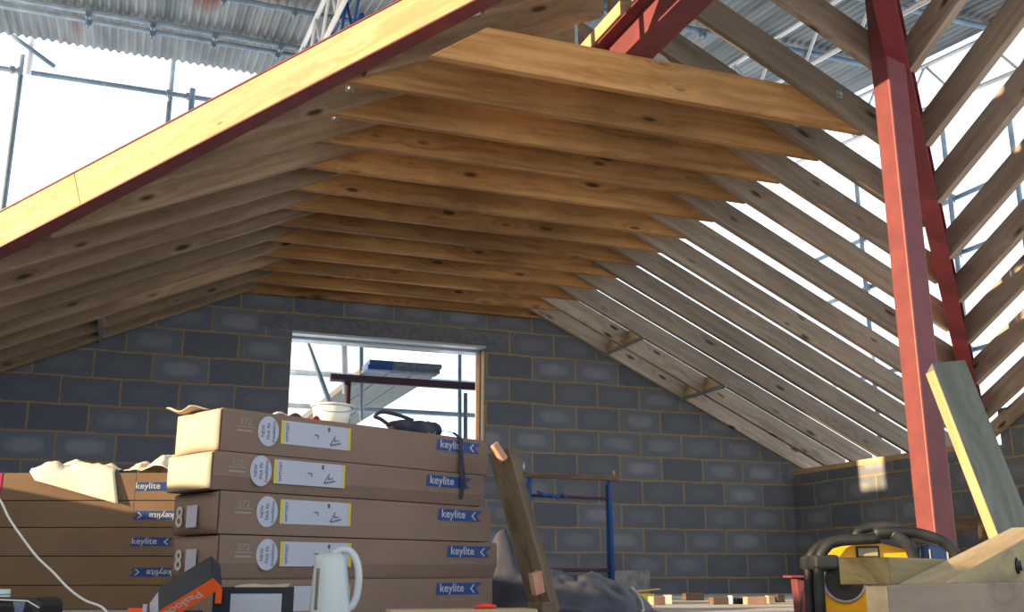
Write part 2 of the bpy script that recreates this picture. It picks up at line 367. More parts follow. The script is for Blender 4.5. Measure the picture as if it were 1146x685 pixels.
# ------------------------------------------------------------------ main roof timbers
FY = [-.14, -.5, -.90, -1.29, -1.67, -2.04, -2.40, -2.76, -3.15, -3.54, -3.92, -4.31, -4.70]
VL0, VLD = V((-5.378, -2.974, 1.655)), V((2.212, -1.815, 1.007))     # left valley line, underside
VR0, VRD = V((-1.189, -5.22, 2.446)), V((2.774, 2.524, -1.312))      # right valley line
RT_, RH = .047, .163
def rafter(side, i, y):
    g = 'right slope rafters' if side > 0 else 'left slope rafters'
    s = 'right' if side > 0 else 'left'
    yc = y + RT_/2
    if side < 0:
        x0 = XL-.25
        if y < -1.95: x0 = max(x0, VL0.x + VLD.x*((yc-VL0.y)/VLD.y) + .06)
        a = V((x0, yc, zL(x0))); xe = RX-.02; b = V((xe, yc, zL(xe))); k = KL
    else:
        x0 = XR+.28
        if y < -2.5: x0 = min(x0, VR0.x + VRD.x*((yc-VR0.y)/VRD.y) - .15)
        a = V((x0, yc, zR(x0))); xe = RX+.02; b = V((xe, yc, zR(xe))); k = KR
    o = beam('rafter', a, b, RT_, RH, M_RAFT if side > 0 else M_RAFL, cut0=RH*k, cut1=RH*k)
    where = 'nearest the block gable wall' if i == 0 else '%s out from the block gable wall' % ORD[i]
    return tag(o, 'weathered %s roof rafter, %s' % (s, where), 'rafter', g)
for i, y in enumerate(FY + [-5.12, -5.5, -5.9]):
    rafter(1, i, y)
    if y > -5.3: rafter(-1, i, y)
for i, y in enumerate(FY):
    xl_ = max(-3.86, VL0.x + VLD.x*((y+.07-VL0.y)/VLD.y) - .13)
    c = beam('collar_tie', (xl_, y+RT_*1.5+.001, 2.38), (-.995, y+RT_*1.5+.001, 2.38), RT_, .205, M_COLL, cut0=.05 if xl_ < -3.8 else .28, cut1=-.05)
    where = 'against the block gable wall' if i == 0 else 'nearest the camera under the red ridge beam' if i == len(FY)-1 else '%s out from the block gable wall' % ORD[i]
    tag(c, 'orange pine collar tie, %s' % where, 'collar tie', 'collar ties')
    for X in ((-3.72, -1.2) if xl_ < -3.8 else (-1.2,)):   # bolt head and square washer on the near face of the rafter
        zz = (zL(X) if X < -2 else zR(X)) + .10
        b = MB().box((-.022, -.004, -.022), (.022, 0, .022), M_GALV).lathe([(.012, 0), (.012, .012), (.006, .014)], M_GALV, 6, T=Matrix.Rotation(PI/2, 4, 'X')@Matrix.Translation((0, 0, .004)))
        o = b.build('bolt', None, Matrix.Translation((X, y-.001, zz)))
        o.parent = c; o.matrix_parent_inverse = c.matrix_world.inverted()
# wing rafters, right of the steel post
WS = .52
def zW(y): return 2.446 - WS*(y+5.22)
for i, X in enumerate([-1.19, -.79, -.435, -.04, .31, .68, 1.09, 1.50]):
    xc = X + RT_/2
    y0 = VR0.y + VRD.y*((xc-VR0.x)/VRD.x) - .015
    o = beam('rafter', (xc, y0, zW(y0)), (xc, -6.30, zW(-6.30)), RT_, RH, M_RAFT, cut0=RH*WS, cut1=RH*WS)
    w_ = 'highest foot on the red valley beam' if i == 0 else 'lowest foot by the block wall' if i == 7 else '%s foot up along the red valley beam' % ORD[7-i]
    tag(o, 'grey wing rafter right of the red post, %s' % w_, 'rafter', 'wing rafters right of the red post')
# a timber laid against the lowest wing rafter
tag(beam('trimmer', (1.63, -2.72, zW(-2.72)-.10), (1.63, -4.3, zW(-4.3)-.10), .047, .10, M_RAFT), 'short doubled timber under the lowest wing rafter by the wall', 'timber')
# wing ridge board
tag(beam('ridge_board', (-2.2, -6.34, zW(-6.34)+.0), (2.6, -6.34, zW(-6.34)+.0), .04, .22, M_RAFT), 'wing ridge board joining the tops of the grey rafters', 'ridge board')

def steel_i(name, a, b, w, h, tf, tw, m, label, infill=None, up=(0, 0, 1), near=-1):
    a = V(a); b = V(b); L = (b-a).length; Mx = frame(a, b-a, up)
    e = empty(name, Mx, label=label, cat='steel beam')
    def part(nm, A, B, mm, bev=.002):
        o = MB().box(A, B, mm).build(nm, e, None, bev); return o
    part('bottom_flange', (0, -w/2, 0), (L, w/2, tf), m)
    part('top_flange', (0, -w/2, h-tf), (L, w/2, h), m)
    part('web', (0, -tw/2, tf), (L, tw/2, h-tf), m)
    if infill:
        cuts = [0, .86, 2.9, L] if L > 3 else [0, L]
        for p, q in zip(cuts[:-1], cuts[1:]):
            o = MB().box((0, 0, tf+.001), (q-p-.003, w/2-tw/2-.004, h-tf-.001), infill).build('timber_packing', e, None, .002)
            o.location = (p, tw/2 if near > 0 else -w/2+.004, 0); o['label'] = 'pale timber packing bolted in the web'
    return e
# left valley steel: far bottom edge runs along the rafter feet
nl = V((-.634, -.773, 0))
a = VL0 + nl*.055 - VLD*.75; b = VL0 + nl*.055 + VLD*1.30
steel_i('steel_beam', a, b, .10, .21, .010, .007, M_RED, 'red steel valley beam with pale sunlit timber in its web', M_PACK, near=1 if frame(a, b-a, (0,0,1)).col[1].xyz.dot(nl) > 0 else -1)
nr = V((-.673, .74, 0))
a = VR0 - VRD*.33 + nr*.045; b = VR0 + VRD*.99 + nr*.045
steel_i('steel_beam', a, b, .10, .21, .010, .007, M_PURP, 'dark red steel valley beam behind the upright red post')
# ridge steel resting on the collar ties, timber plate on top
rb = steel_i('steel_beam', (-2.385, -6.55, 2.586), (-2.385, .0, 2.586), .15, .235, .011, .008, M_RED, 'red steel ridge beam lying on the collar ties')
for i, (p, q) in enumerate(((-6.1, -5.35), (-5.22, -4.75), (-4.62, -3.9), (-3.8, -2.2), (-2.1, -.1))):
    tag(beam('ridge_plate', (-2.41, p, 2.822), (-2.41, q, 2.822), .13, .08, M_PACK), 'pale timber block on the red ridge beam, %s from the camera end' % ORD[i], 'timber block', 'timber blocks on the ridge beam')
# upright post
PX, PY = -1.285, -5.184
e = empty('steel_post', Matrix.Translation((PX, PY, FZ)), label='upright red steel post standing on the floor, sunlit left face', cat='steel post')
Hh = 3.15 - FZ
MB().box((-.058, -.058, .012), (.058, .058, Hh), M_RED).build('hollow_section', e, None, .008)
MB().box((-.11, -.11, 0), (.11, .11, .012), M_RED).build('base_plate', e, None, .002)

# noggings and restraint straps by the gable
for sd_, X, lab in ((1, -.42, 'upper'), (1, .40, 'lower'), (-1, -4.93, 'left')):
    zf = zR if sd_ > 0 else zL; k = -KR if sd_ > 0 else KL
    for j in range(2):
        y0 = FY[j]; y1 = FY[j+1]+RT_
        tag(beam('nogging', (X+.03, y0, zf(X+.03)+.02), (X+.03, y1, zf(X+.03)+.02), .045, .15, M_PACK, up=(-k, 0, 1)),
            'timber nogging above the %s strap, %s rafter gap from gable' % (lab if sd_ > 0 else 'left slope', ORD[j]), 'nogging')
    st = MB().box((0, 0, -.004), (.9, .03, 0), M_GALV).build('restraint_strap', None, frame((X-.0, -.005, zf(X)-.001), (0, -1, 0), (-k, 0, 1)))
    tag(st, 'thin metal restraint strap under the %s rafters by the gable' % ('left slope' if sd_ < 0 else lab + ' right'), 'strap')
# added membrane over the far left slope, put there to block sun
def memb(u, v):
    y = .22 - v*3.47; xs = max(XL-.25, VL0.x + VLD.x*((y-VL0.y)/VLD.y) + .12); x = xs + u*(RX-.05-xs)
    return (x, y, zL(x) + RH*1.11 + .004)
mb = MB(); mb.grid(memb, 48, 40, M_MEMB)
keep = []
for i, f in enumerate(mb.f):          # opening added in the sheet to throw a sun patch on the right wall
    c = sum((V(mb.v[k]) for k in f), V())/4
    if not (-4.86 < c.x < -4.12 and -1.24 < c.y < -.88): keep.append(i)
mb.f = [mb.f[i] for i in keep]; mb.m = [mb.m[i] for i in keep]; mb.sm = [mb.sm[i] for i in keep]
tag(mb.build('sun_block_membrane', solid=.003), 'added grey membrane blocking sun over the far left rafters', 'membrane')

# ------------------------------------------------------------------ temporary roof and scaffold
CS = .115
def zC(y): return 5.07 - CS*(1.2-y)
x0, x1, pitch = -9.5, 2.02, .076
nx = int((x1-x0)/pitch*6)
mb = MB()
ys = [1.2, -1.0, -1.0, -3.4, -3.4, -5.8, -5.8, -9.0]
for j in range(0, 8, 2):
    def fn(u, v, j=j):
        x = x0 + u*(x1-x0); y = ys[j] + v*(ys[j+1]-ys[j]) - (.12*v)
        return (x, y, zC(y) + .015*math.cos(2*PI*x/pitch) + (.008*v) + (.004 if int((x+20)/.9) % 2 else 0))
    mb.grid(fn, nx, 3, M_CORR)
tag(mb.build('corrugated_roof'), 'rust streaked corrugated iron sheets of the temporary roof', 'sheeting')
def tube(name, a, b, r, m, label, cat='scaffold tube', group=None):
    a = V(a); b = V(b); L = (b-a).length
    up = (0, 0, 1) if abs((b-a).normalized().z) < .95 else (0, 1, 0)
    o = MB().tube([(0, 0, 0), (L, 0, 0)], r, m, 12).build(name, None, frame(a, b-a, up)); return tag(o, label, cat, group)
def coupler(parent, p):
    p = V(p)
    o = MB().box((-.022, -.028, -.03), (.022, .028, .03), M_TUBE).tube([(0, -.03, -.02), (0, -.03, -.065)], .007, M_TUBE, 6).build('coupler', None, Matrix.Translation(p), .012)
    o.parent = parent; o.matrix_parent_inverse = parent.matrix_world.inverted()
for y, dz, lab in ((.39, -.05, 'first roof tube in from far eave'), (.20, -.045, 'second roof tube in from far eave'), (-.65, -.05, 'third roof tube in from far eave'), (-1.8, -.05, 'fourth roof tube in from far eave'), (-2.9, -.05, 'fifth roof tube in from far eave'), (-4.1, -.05, 'sixth roof tube in from far eave')):
    t = tube('scaffold_tube', (-9, y, zC(y)+dz), (2.0, y, zC(y)+dz), .024, M_TUBE, 'grey tube under the corrugated sheets, '+lab, group='tubes under the corrugated roof')
    for X in (-5.3, -4.75, -4.2, -3.6, -.2, .9):
        coupler(t, (X, y, zC(y)+dz-.03))
def truss(X, zt, label, seg=None, m=M_ALU, zd=.42, y0=1.0, y1=-7):
    e = empty('lattice_truss', Matrix.Translation((X, y0, zt)), label=label, cat='lattice truss')
    T = lambda y: -CS*(y0-y)
    MB().tube([(0, 0, 0), (0, y1-y0, T(y1))], .022, m).build('chord', e)
    MB().tube([(0, 0, -zd), (0, y1-y0, T(y1)-zd)], .022, m).build('chord', e)
    y = 0; k = 0
    while y > y1-y0+.3:
        a = (0, y, -CS*(-y) - (0 if k % 2 else zd)); b = (0, y-.34, -CS*(-y+.34) - (zd if k % 2 else 0))
        MB().tube([a, b], .014, m, 8).build('lacing', e); y -= .34; k += 1
    return e
truss(.38, zC(1.0)-.11, 'pale metal lattice truss right of the ridge beam')
truss(2.02, zC(1.0)-.08, 'pale metal lattice truss along the right roof edge')
truss(-3.42, zC(1.0)-.11, 'white lattice truss left of the ridge beam', m=M_WHITE)
truss(-3.20, zC(1.0)-.11, 'blue lattice truss beside the white one', m=M_BLUEP, y0=.1, y1=-1.6)
# left scaffold beyond the eave
Y1 = 1.4
def ty(name, p, q, r, lab, m=M_TUBE, Y=Y1, ext=0):
    a = on_y(*p, Y); b = on_y(*q, Y); d = (b-a)*ext; return tube(name, a-d, b+d, r, m, lab)
t = tube('scaffold_tube', (-7.6, 1.405, 4.80), (-3.1, 1.405, 4.80), .026, M_TUBE, 'long level scaffold tube crossing the sky at upper left')
for X in (-6.0, -5.93, -4.55, -4.36): coupler(t, (X, 1.4, 4.80))
tube('scaffold_tube', (-5.93, 1.46, FZ-2), (-5.93, 1.46, 5.0), .026, M_TUBE, 'upright scaffold tube at far left against the sky')
tube('scaffold_tube', (-5.86, 1.335, 4.74), (-5.86, 1.335, 6.2), .036, M_ALU, 'bright silver upright tube at top left corner')
tube('scaffold_tube', (-4.53, 1.46, 2.2), (-4.53, 1.46, 5.25), .026, M_TUBE, 'upright scaffold tube crossing the level tube, upper left')
tube('scaffold_tube', (-4.32, 1.34, 2.2), (-4.32, 1.34, 4.86), .030, M_TUBE, 'short upright scaffold tube right of the crossing one')
tube('scaffold_tube', (-6.25, 1.27, 5.24), (-5.62, 1.27, 4.84), .022, M_TUBE, 'short slanting tube behind the silver upright')
# scaffold seen through the window
YW = .75
for nm, p, q, r, m_, lab in (
    ('s', (338, 368), (369, 450), .024, M_TUBE, 'slanting brace tube seen through the window, left'),
    ('s', (384.5, 360), (386.5, 440), .030, M_ALU, 'pale upright tube seen through the window, left of boards'),
    ('s', (404.5, 360), (404.5, 470), .020, M_TUBE, 'thin dark upright seen through the window behind boards'),
    ('s', (514.5, 366), (514.5, 560), .020, M_TUBE, 'thin upright tube near right side of the window'),
    ('s', (521, 440), (521, 560), .022, M_TUBE, 'low upright tube at bottom right of the window')):
    a = on_y(*p, YW); b = on_y(*q, YW)
    tube('scaffold_tube', a, b, r, m_, lab)
for p, q, Y, lab in (((315, 417.5), (545, 429), 4.45, 'upper level guard tube seen through the window'), ((315, 453), (545, 466), 1.0, 'lower level guard tube seen through the window')):
    a = on_y(*p, Y); b = on_y(*q, Y); z = (a.z+b.z)/2; tube('scaffold_tube', (a.x-.5, Y, z), (b.x+.5, Y, z), .025 if Y < 2 else .04, M_TUBE, lab)
lz = 1.80
tag(MB().box((-2.93, .50, lz-.035), (-1.2, .55, lz+.035), M_DKST).box((-2.93, .46, lz-.030), (-2.80, .50, lz-.02), M_DKST).build('ledger', bevel=.004), 'dark steel ledger carrying the boards outside the window', 'steel rail')
tube('scaffold_tube', (-2.76, .53, 1.2), (-2.76, .53, 1.79), .03, M_DKST, 'brown short post under the ledger outside the window')
for k in range(3):
    for l in range(2):
        x = -2.60 + k*.235 + l*.01; z0 = 1.885 + l*.042
        o = MB().box((0, 0, 0), (3.9, .225, .038), M_GREY).build('scaffold_board', None, frame((x+.225, .42-l*.03, z0), (0, 1, 0), (0, 0, 1)), .003)
        o.parent = None
        tag(o, 'scaffold board outside the window, %s layer, %s from left' % (('lower', 'upper')[l], ORD[k]), 'scaffold board', 'scaffold boards outside the window')
        c = MB().box((-.003, -.002, -.002), (.18, .227, .040), M_BLUEP if k == 0 else M_GREYB).build('painted_end', o); c['label'] = 'blue painted end' if k == 0 else 'faded blue end'
# scaffold beyond the right slope
n = 0
for X, Y in ((2.6, -.3), (2.6, -1.6), (2.6, -3.0), (2.71, -.9), (2.71, -2.3), (2.6, -4.2)):
    tube('scaffold_tube', (X, Y, FZ-2), (X, Y, 4.35), .024, M_TUBE, 'upright scaffold tube beyond right slope, %s from the gable' % ORD[[-.3, -.9, -1.6, -2.3, -3.0, -4.2].index(Y)], group='uprights beyond the right slope')
for z, lab in ((2.05, 'lower'), (3.0, 'middle'), (3.55, 'upper')):
    t = tube('scaffold_tube', (2.66, -6, z), (2.66, .8, z), .024, M_TUBE, '%s level scaffold tube beyond the right slope' % lab)
    for Y in (-.3, -1.6, -3.0, -4.2): coupler(t, (2.62, Y, z))

# ------------------------------------------------------------------ cardboard boxes
def keylite(T, flip=False, w=.262, m=None):
    "blue flag with the lettering, local x right, y up"
    h = .046; mb = MB()
    pts = [(-w/2, -h/2, 0), (w/2-.012, -h/2, 0), (w/2-.035, 0, 0), (w/2, h/2, 0), (-w/2+.006, h/2, 0)]
    mb.add(pts, [(0, 1, 2, 3, 4)], M_LOGO, T=T)
    mb.text('keylite', .046, T@Matrix.Translation((-.042, -.011, .0008)), M_WPRINT, .012, 1.12)
    for dx in (.060, .082):
        mb.add([(dx, 0, .0008), (dx+.020, -.017, .0008), (dx+.028, -.017, .0008), (dx+.010, 0, .0008), (dx+.028, .017, .0008), (dx+.020, .017, .0008)], [(0, 1, 2, 3), (0, 3, 4, 5)], M_WPRINT if dx < .07 else M_LOGO, T=T)
    return mb
FT = lambda x, z, y=-.0015: Matrix.Translation((x, y, z)) @ Matrix.Rotation(PI/2, 4, 'X')   # sticker plane on a front face
def sticker(mb_parent, T):
    mb = MB(); n = 28
    mb.add([(.044*math.cos(2*PI*k/n), .054*math.sin(2*PI*k/n), 0) for k in range(n)], [tuple(range(n))], M_LABEL, T=T)
    Rz = Matrix.Rotation(PI/2, 4, 'Z')
    for i, (tx, sz) in enumerate((('NEW', .019), ('Flick Fit', .019), ('Installation', .018))):
        mb.text(tx, sz, T@Matrix.Translation((-.016+i*.022, 0, .0006))@Rz, M_INK, .01)
    return mb
def prodlabel(T):
    w, h = .305, .086; mb = MB()
    mb.add([(-w/2, -h/2, 0), (w/2, -h/2, 0), (w/2, h/2, 0), (-w/2, h/2, 0)], [(0, 1, 2, 3)], M_LABEL, T=T)
    for xa, xb in ((-w/2-.006, -w/2+.006), (w/2-.006, w/2+.006)):
        mb.add([(xa, -h/2, .0006), (xb, -h/2, .0006), (xb, h/2, .0006), (xa, h/2, .0006)], [(0, 1, 2, 3)], M_YEL, T=T)
    Rz = Matrix.Rotation(PI/2, 4, 'Z')
    mb.text('WFTHIST', .017, T@Matrix.Translation((-w/2+.028, 0, .0008))@Rz, M_INK, .01)
    for x, y, ww, hh, m in ((-.015, -.018, .002, .05, M_GINK), (-.015, .025, .002, .02, M_GINK), (.035, -.01, .022, .024, M_GINK), (.055, .028, .010, .016, M_INK), (.028, .030, .03, .004, M_GINK), (.074, .028, .003, .014, M_GINK), (-.002, .002, .018, .004, M_INK), (.006, -.004, .004, .012, M_INK), (.002, -.02, .012, .003, M_GINK)):
        mb.add([(x-ww/2, y-hh/2, .0008), (x+ww/2, y-hh/2, .0008), (x+ww/2, y+hh/2, .0008), (x-ww/2, y+hh/2, .0008)], [(0, 1, 2, 3)], m, T=T)
    def stroke(p, q, t=.0035):
        p = V((*p, .0009)); q = V((*q, .0009)); d = (q-p).normalized(); s = V((-d.y, d.x, 0))*t/2
        mb.add([p-s, q-s, q+s, p+s], [(0, 1, 2, 3)], M_INK, T=T)
    stroke((.062, -.030), (.086, .006)); stroke((.062, -.030), (.112, -.018)); stroke((.080, -.015), (.104, -.010)); stroke((.080, -.015), (.086, -.004)); stroke((.066, -.034), (.112, -.022), .002)
    return mb
def faint_mark(T):
    mb = MB(); mb.text('572', .032, T@Matrix.Translation((0, .004, 0)), M_PRINT, .0)
    mb.add([(-.034, -.020, 0), (.030, -.020, 0), (.030, -.013, 0), (-.034, -.013, 0)], [(0, 1, 2, 3)], M_PRINT, T=T)
    mb.add([(-.035, -.004, 0), (.035, -.004, 0), (.035, -.001, 0), (-.035, -.001, 0)], [(0, 1, 2, 3)], M_PRINT, T=T)
    return mb
ANG = math.radians(25.75)
SX, SY = -4.363, -5.183
bx = V((math.cos(ANG), math.sin(ANG), 0)); by = V((-math.sin(ANG), math.cos(ANG), 0))
z = FZ
names = ['lowest', 'fourth from top', 'third from top', 'second from top', 'topmost']
for k, (h, dx, dy, L, crease) in enumerate(((.163, .025, 0, 1.315, 0), (.148, .023, 0, 1.345, 1), (.148, .014, 0, 1.315, 0), (.133, -.028, -.01, 1.305, 1), (.153, 0, 0, 1.31, 0))):
    o3 = V((SX, SY, 0)) + bx*dx + by*dy; o3.z = z
    Mx = frame(o3, bx, (0, 0, 1)); D = .30
    e = empty('cardboard_box', Mx, label='long brown box with white label in the right stack, %s' % names[k], cat='box', group='labelled boxes in the right stack')
    g = .0015; mb = MB(); cz = .36*h
    yb = .022 if crease else .003
    pr_ = [(yb, g), (D, g), (D, h-g), (.002, h-g), (0, h*.9), (0, cz)]          # (y, z)
    n = len(pr_); vs = [(0, y, zz) for y, zz in pr_] + [(L, y, zz) for y, zz in pr_]
    fs = [tuple(range(n-1, -1, -1)), tuple(range(n, 2*n))] + [(i, (i+1) % n, (i+1) % n+n, i+n) for i in range(n)]
    mb.add(vs, fs, M_CARD); mb.build('body', e, None, .003)
    # left end flaps, bowed a little
    def flap(u, v, h=h):
        y = .004 + u*(D-.008); zz = .004 + v*(h-.010)
        return (-.006 - .022*math.sin(u*PI)*math.sin(v*PI*.9+.2), y, zz)
    o = MB().grid(flap, 10, 5, M_CARDIN_SUN if k > 2 else M_CARD).build('end_flap', e, solid=.003)  # top two flaps take a paler card that paints in the sun
    if k in (1, 2):
        T = Matrix.Translation((-.034, .16, .06))@Matrix.Rotation(-PI/2, 4, 'Z')@Matrix.Rotation(PI/2, 4, 'X')
        mb = MB(); mb.text('8', .10, T@Matrix.Translation((-.05, -.03, 0)), M_WPRINT, .012); mb.add([(.0, -.035, 0), (.07, -.035, 0), (.07, .04, 0), (.0, .04, 0)], [(0, 1, 2, 3)], M_LABEL, T=T); mb.build('end_print', e)
    if k == 4:
        def lid(u, v):
            return (.006 - v*.055, .10 + u*.16 + .05*v, h + .003 + .012*math.sin(u*5+v*3)*v + .01*v*v)
        o = MB().grid(lid, 8, 6, M_CARDIN_SUN).build('open_lid_flap', e, solid=.003); o['label'] = 'loose flap standing out at the left end'
    zc = h*.61 if k else h*.55
    if k == 4: zc = h*.62
    top = h-.06 if crease else h*.60
    faint_mark(FT(.093, h*.62)).build('printed_mark', e)
    sticker(None, FT(.188, h*.56)).build('round_sticker', e)
    prodlabel(FT(.399, h*.58, -.0018)).build('product_label', e)
    keylite(FT((1.135, 1.10, 1.10, 1.17, 1.12)[4-k] if 0 else (1.12, 1.18, 1.135, 1.10, 1.135)[k], h-.042)).build('logo_print', e)
    mb = MB(); mb.text('Roof Windows', .017, FT((1.12, 1.18, 1.135, 1.10, 1.135)[k]-.035, h-.088), M_PRINT, 0, 1.4); mb.build('printed_line', e)
    z += h
TOPZ = z
# left stack
lt, rt = V((-5.286, -2.611, 0)), V((-4.361, -2.95, 0))
lx = (rt-lt).normalized(); ly = V((-lx.y, lx.x, 0)); z = FZ
LL = (rt-lt).length
hs = (.125, .150, .150, .142, .150)
for k, h in enumerate(hs):
    o3 = lt + lx*((.01, .012, .005, .0, .0)[k]); o3.z = z
    e = empty('cardboard_box', frame(o3, lx, (0, 0, 1)), label='plain tan box in the left stack, %s' % names[k], cat='box', group='tan boxes in the left stack')
    MB().box((-.35, 0, .0015), (LL, .34, h-.0015), M_CARD2).build('body', e, None, .004)
    MB().box((LL*.745, -.001, .004), (LL*.748, 0, h-.004), M_CARD).build('seam', e)
    if k:
        T = FT(LL*.862, h*.45 if k % 2 else h*.5)
        if k in (1, 3): T = T@Matrix.Rotation(PI, 4, 'Z')
        keylite(T, w=.225*LL/.98).build('logo_print', e)
    if k in (4, 2):
        MB().box((-.34, -.002, h*.2), (.0, -.0005, h*.98), M_LABEL).box((-.001, -.0025, h*.2), (.014, -.0005, h*.98), M_MAG).build('end_label', e)
    z += h
LT = z

# crumpled papers on the left stack
def crumple(name, o3, ax, ay, lx_, ly_, amp, m, seed, droop=0, label='', n=26):
    def fn(u, v):
        p = V(o3) + V(ax)*(u*lx_) + V(ay)*(v*ly_)
        q = V((u*4+seed, v*3, seed))
        hgt = (abs(noise.noise(q*.7+V((0,0,3))))*1.5 + .35*abs(noise.noise(q*2.2)) + .25)*amp*math.sin(PI*min(1, max(0, u*.92+.04)))**.4*math.sin(PI*min(1, max(0, v*.9+.05)))**.5
        edge = 1
        p.z += hgt*edge + .004
        if droop and v < .32:      # falls over the front edge
            t = (.32-v)/.32; p = V(o3) + V(ax)*(u*lx_ + .04*t) + V(ay)*(.32*ly_ - .012*t); p.z -= t*droop*(.35+.9*u); p.z += .006; p.y -= .004*math.sin(u*9)
            p -= V(ay)*(.014)
        return p
    o = MB().grid(fn, n, n, m).build(name, solid=.0015); tag(o, label, 'paper'); return o
fo = lt + lx*.16; fo.z = LT
crumple('paper_sheet', fo - ly*.07, lx, ly, .46, .24, .075, M_PAPER, 3.1, .14, 'crumpled cream sheet hanging over front of the left stack')
crumple('paper_sheet', lt + lx*.66 + V((0, 0, LT)) + ly*.02, lx, ly, .40, .26, .08, M_PAPER, 9.4, 0, 'crumpled cream sheet at right end of the left stack')

# ------------------------------------------------------------------ things on the right stack
def onbox(x, y, z=0): return V((SX, SY, 0)) + bx*x + by*y + V((0, 0, TOPZ+z))
e = empty('bucket', Matrix.Translation(onbox(.56, .13)), label='small white plastic bucket on top of the right stack', cat='bucket')
MB().lathe([(.062, 0), (.066, .004), (.078, .085), (.072, .085), (.060, .006), (.0, .006)], M_BUCK, 32, cap=False).build('body', e)
MB().tube([(.080*math.cos(2*PI*k/32), .080*math.sin(2*PI*k/32), .080) for k in range(32)], .0045, M_BUCK, 8, closed=True).build('rim', e)
MB().tube([(.083*math.cos(t), .083*math.sin(t)*.9, .078-.03*abs(math.sin(t))) for t in [PI*1.0+PI*k/16 for k in range(17)]], .0018, M_GALV, 6).build('handle', e)
# tool belt
e = empty('tool_belt', frame(onbox(.93, .10), bx, (0, 0, 1)), label='dark cloth tool belt lying on the right stack, strap hanging down', cat='tool belt')
def bagf(u, v):
    a = 2*PI*u; t = v*PI; r = math.sin(t)**.6
    x = .14*math.cos(t)*-1 + .04; y = .052*r*math.cos(a); zz = max(.003, .030 + (.036 - .012*math.cos(t))*r*math.sin(a))
    q = V((x*14, y*14, zz*14)); s = 1+.25*noise.noise(q)
    return (x, y*s, max(.002, zz*s))
MB().grid(bagf, 24, 18, M_FAB).build('pouch', e)
MB().tube(smooth([(-.10, 0, .03), (-.145, .0, .05), (-.175, 0, .058), (-.13, .01, .082), (-.04, .01, .078), (.03, 0, .062)]), .008, M_FAB, 8).build('belt_loop', e)
MB().tube([(.10+.03*math.cos(a), -.03+.012*math.sin(a*1), .034+.028*math.sin(a)) for a in [2*PI*k/14 for k in range(14)]], .004, M_TAN, 6, closed=True).build('tool_ring', e)
def strap(u, v):
    pts = [(.14, -.02, .03), (.195, -.075, .02), (.205, -.112, -.01), (.205, -.116, -.12), (.213, -.118, -.20), (.205, -.116, -.262)]
    t = v*(len(pts)-1); i = min(int(t), len(pts)-2); f = t-i; p = V(pts[i]).lerp(V(pts[i+1]), f)
    wd = .010 if v < .5 else .017*(1-abs(v-.72)*2.2)
    return (p.x + (u-.5)*2*wd, p.y, p.z)
MB().grid(strap, 2, 30, M_FAB).build('hanging_strap', e, solid=.003)
for i, (x, y, a, sx, m, lab) in enumerate(((.27, .06, .2, .07, M_PAPER, 'pale scrap of card at left on the topmost right-stack box'), (.33, .05, -.3, .05, M_BRICK, 'pinkish scrap left of the bucket on the right stack'), (.42, .05, .1, .035, M_REDP, 'red scrap just left of the bucket'), (.12, .16, .5, .07, M_CARDIN_SUN, 'curled card scrap at far left of the top box'))):
    o = MB().grid(lambda u, v: ((u-.5)*sx, (v-.5)*.03, .004+.014*math.sin(u*PI)*(.6+.4*math.sin(v*4+i))), 8, 4, m).build('card_scrap', None, frame(onbox(x, y), bx*math.cos(a)+by*math.sin(a), (0, 0, 1)), solid=.003)
    tag(o, lab, 'scrap')
# ------------------------------------------------------------------ kettle
kp = P(371, 660, 3.0); kp.z = FZ
RK = Matrix.Rotation(-YAW, 4, 'Z')
e = empty('kettle', Matrix.Translation(kp)@RK, label='white plastic jug kettle in front of the right stack', cat='kettle')
def oval(prof, m, name, par, sy=.86, dx=0):
    mb = MB(); mb.lathe(prof, m, 32); mb.v = [(x+dx*(zz/.24), y*sy, zz) for x, y, zz in mb.v]; return mb.build(name, par)
oval([(.058, .018), (.060, .03), (.0585, .09), (.053, .16), (.047, .215), (.043, .232), (.030, .238), (.001, .240)], M_KET, 'jug', e, dx=-.006)
oval([(.062, 0), (.062, .012), (.058, .017)], M_KET, 'power_base', e)
MB().tube(smooth([(.0, 0, .234), (.025, 0, .247), (.05, 0, .243), (.070, 0, .215), (.078, 0, .17), (.074, 0, .12), (.062, 0, .09), (.050, 0, .082)]), .0108, M_KET, 12).build('handle', e)
MB().add([(-.062, -.014, .205), (-.030, -.016, .226), (-.030, .016, .226), (-.062, .014, .205), (-.040, 0, .19)], [(0, 1, 2, 3), (0, 4, 1), (1, 4, 2), (2, 4, 3), (3, 4, 0)], M_KET).build('spout', e, None, .004)
def gauge(u, v):
    an = PI+.95 + (u-.5)*.20; rr = .0580 + .0012 - (v*.09*.075); return (rr*math.cos(an)-.006*((.08+v*.11)/.24), rr*.86*math.sin(an), .08+v*.115)
MB().grid(gauge, 4, 10, M_WIN).build('water_gauge', e, solid=.001)
MB().box((.018, -.052, .018), (.034, -.046, .028), M_INK).build('switch', e, None, .001)

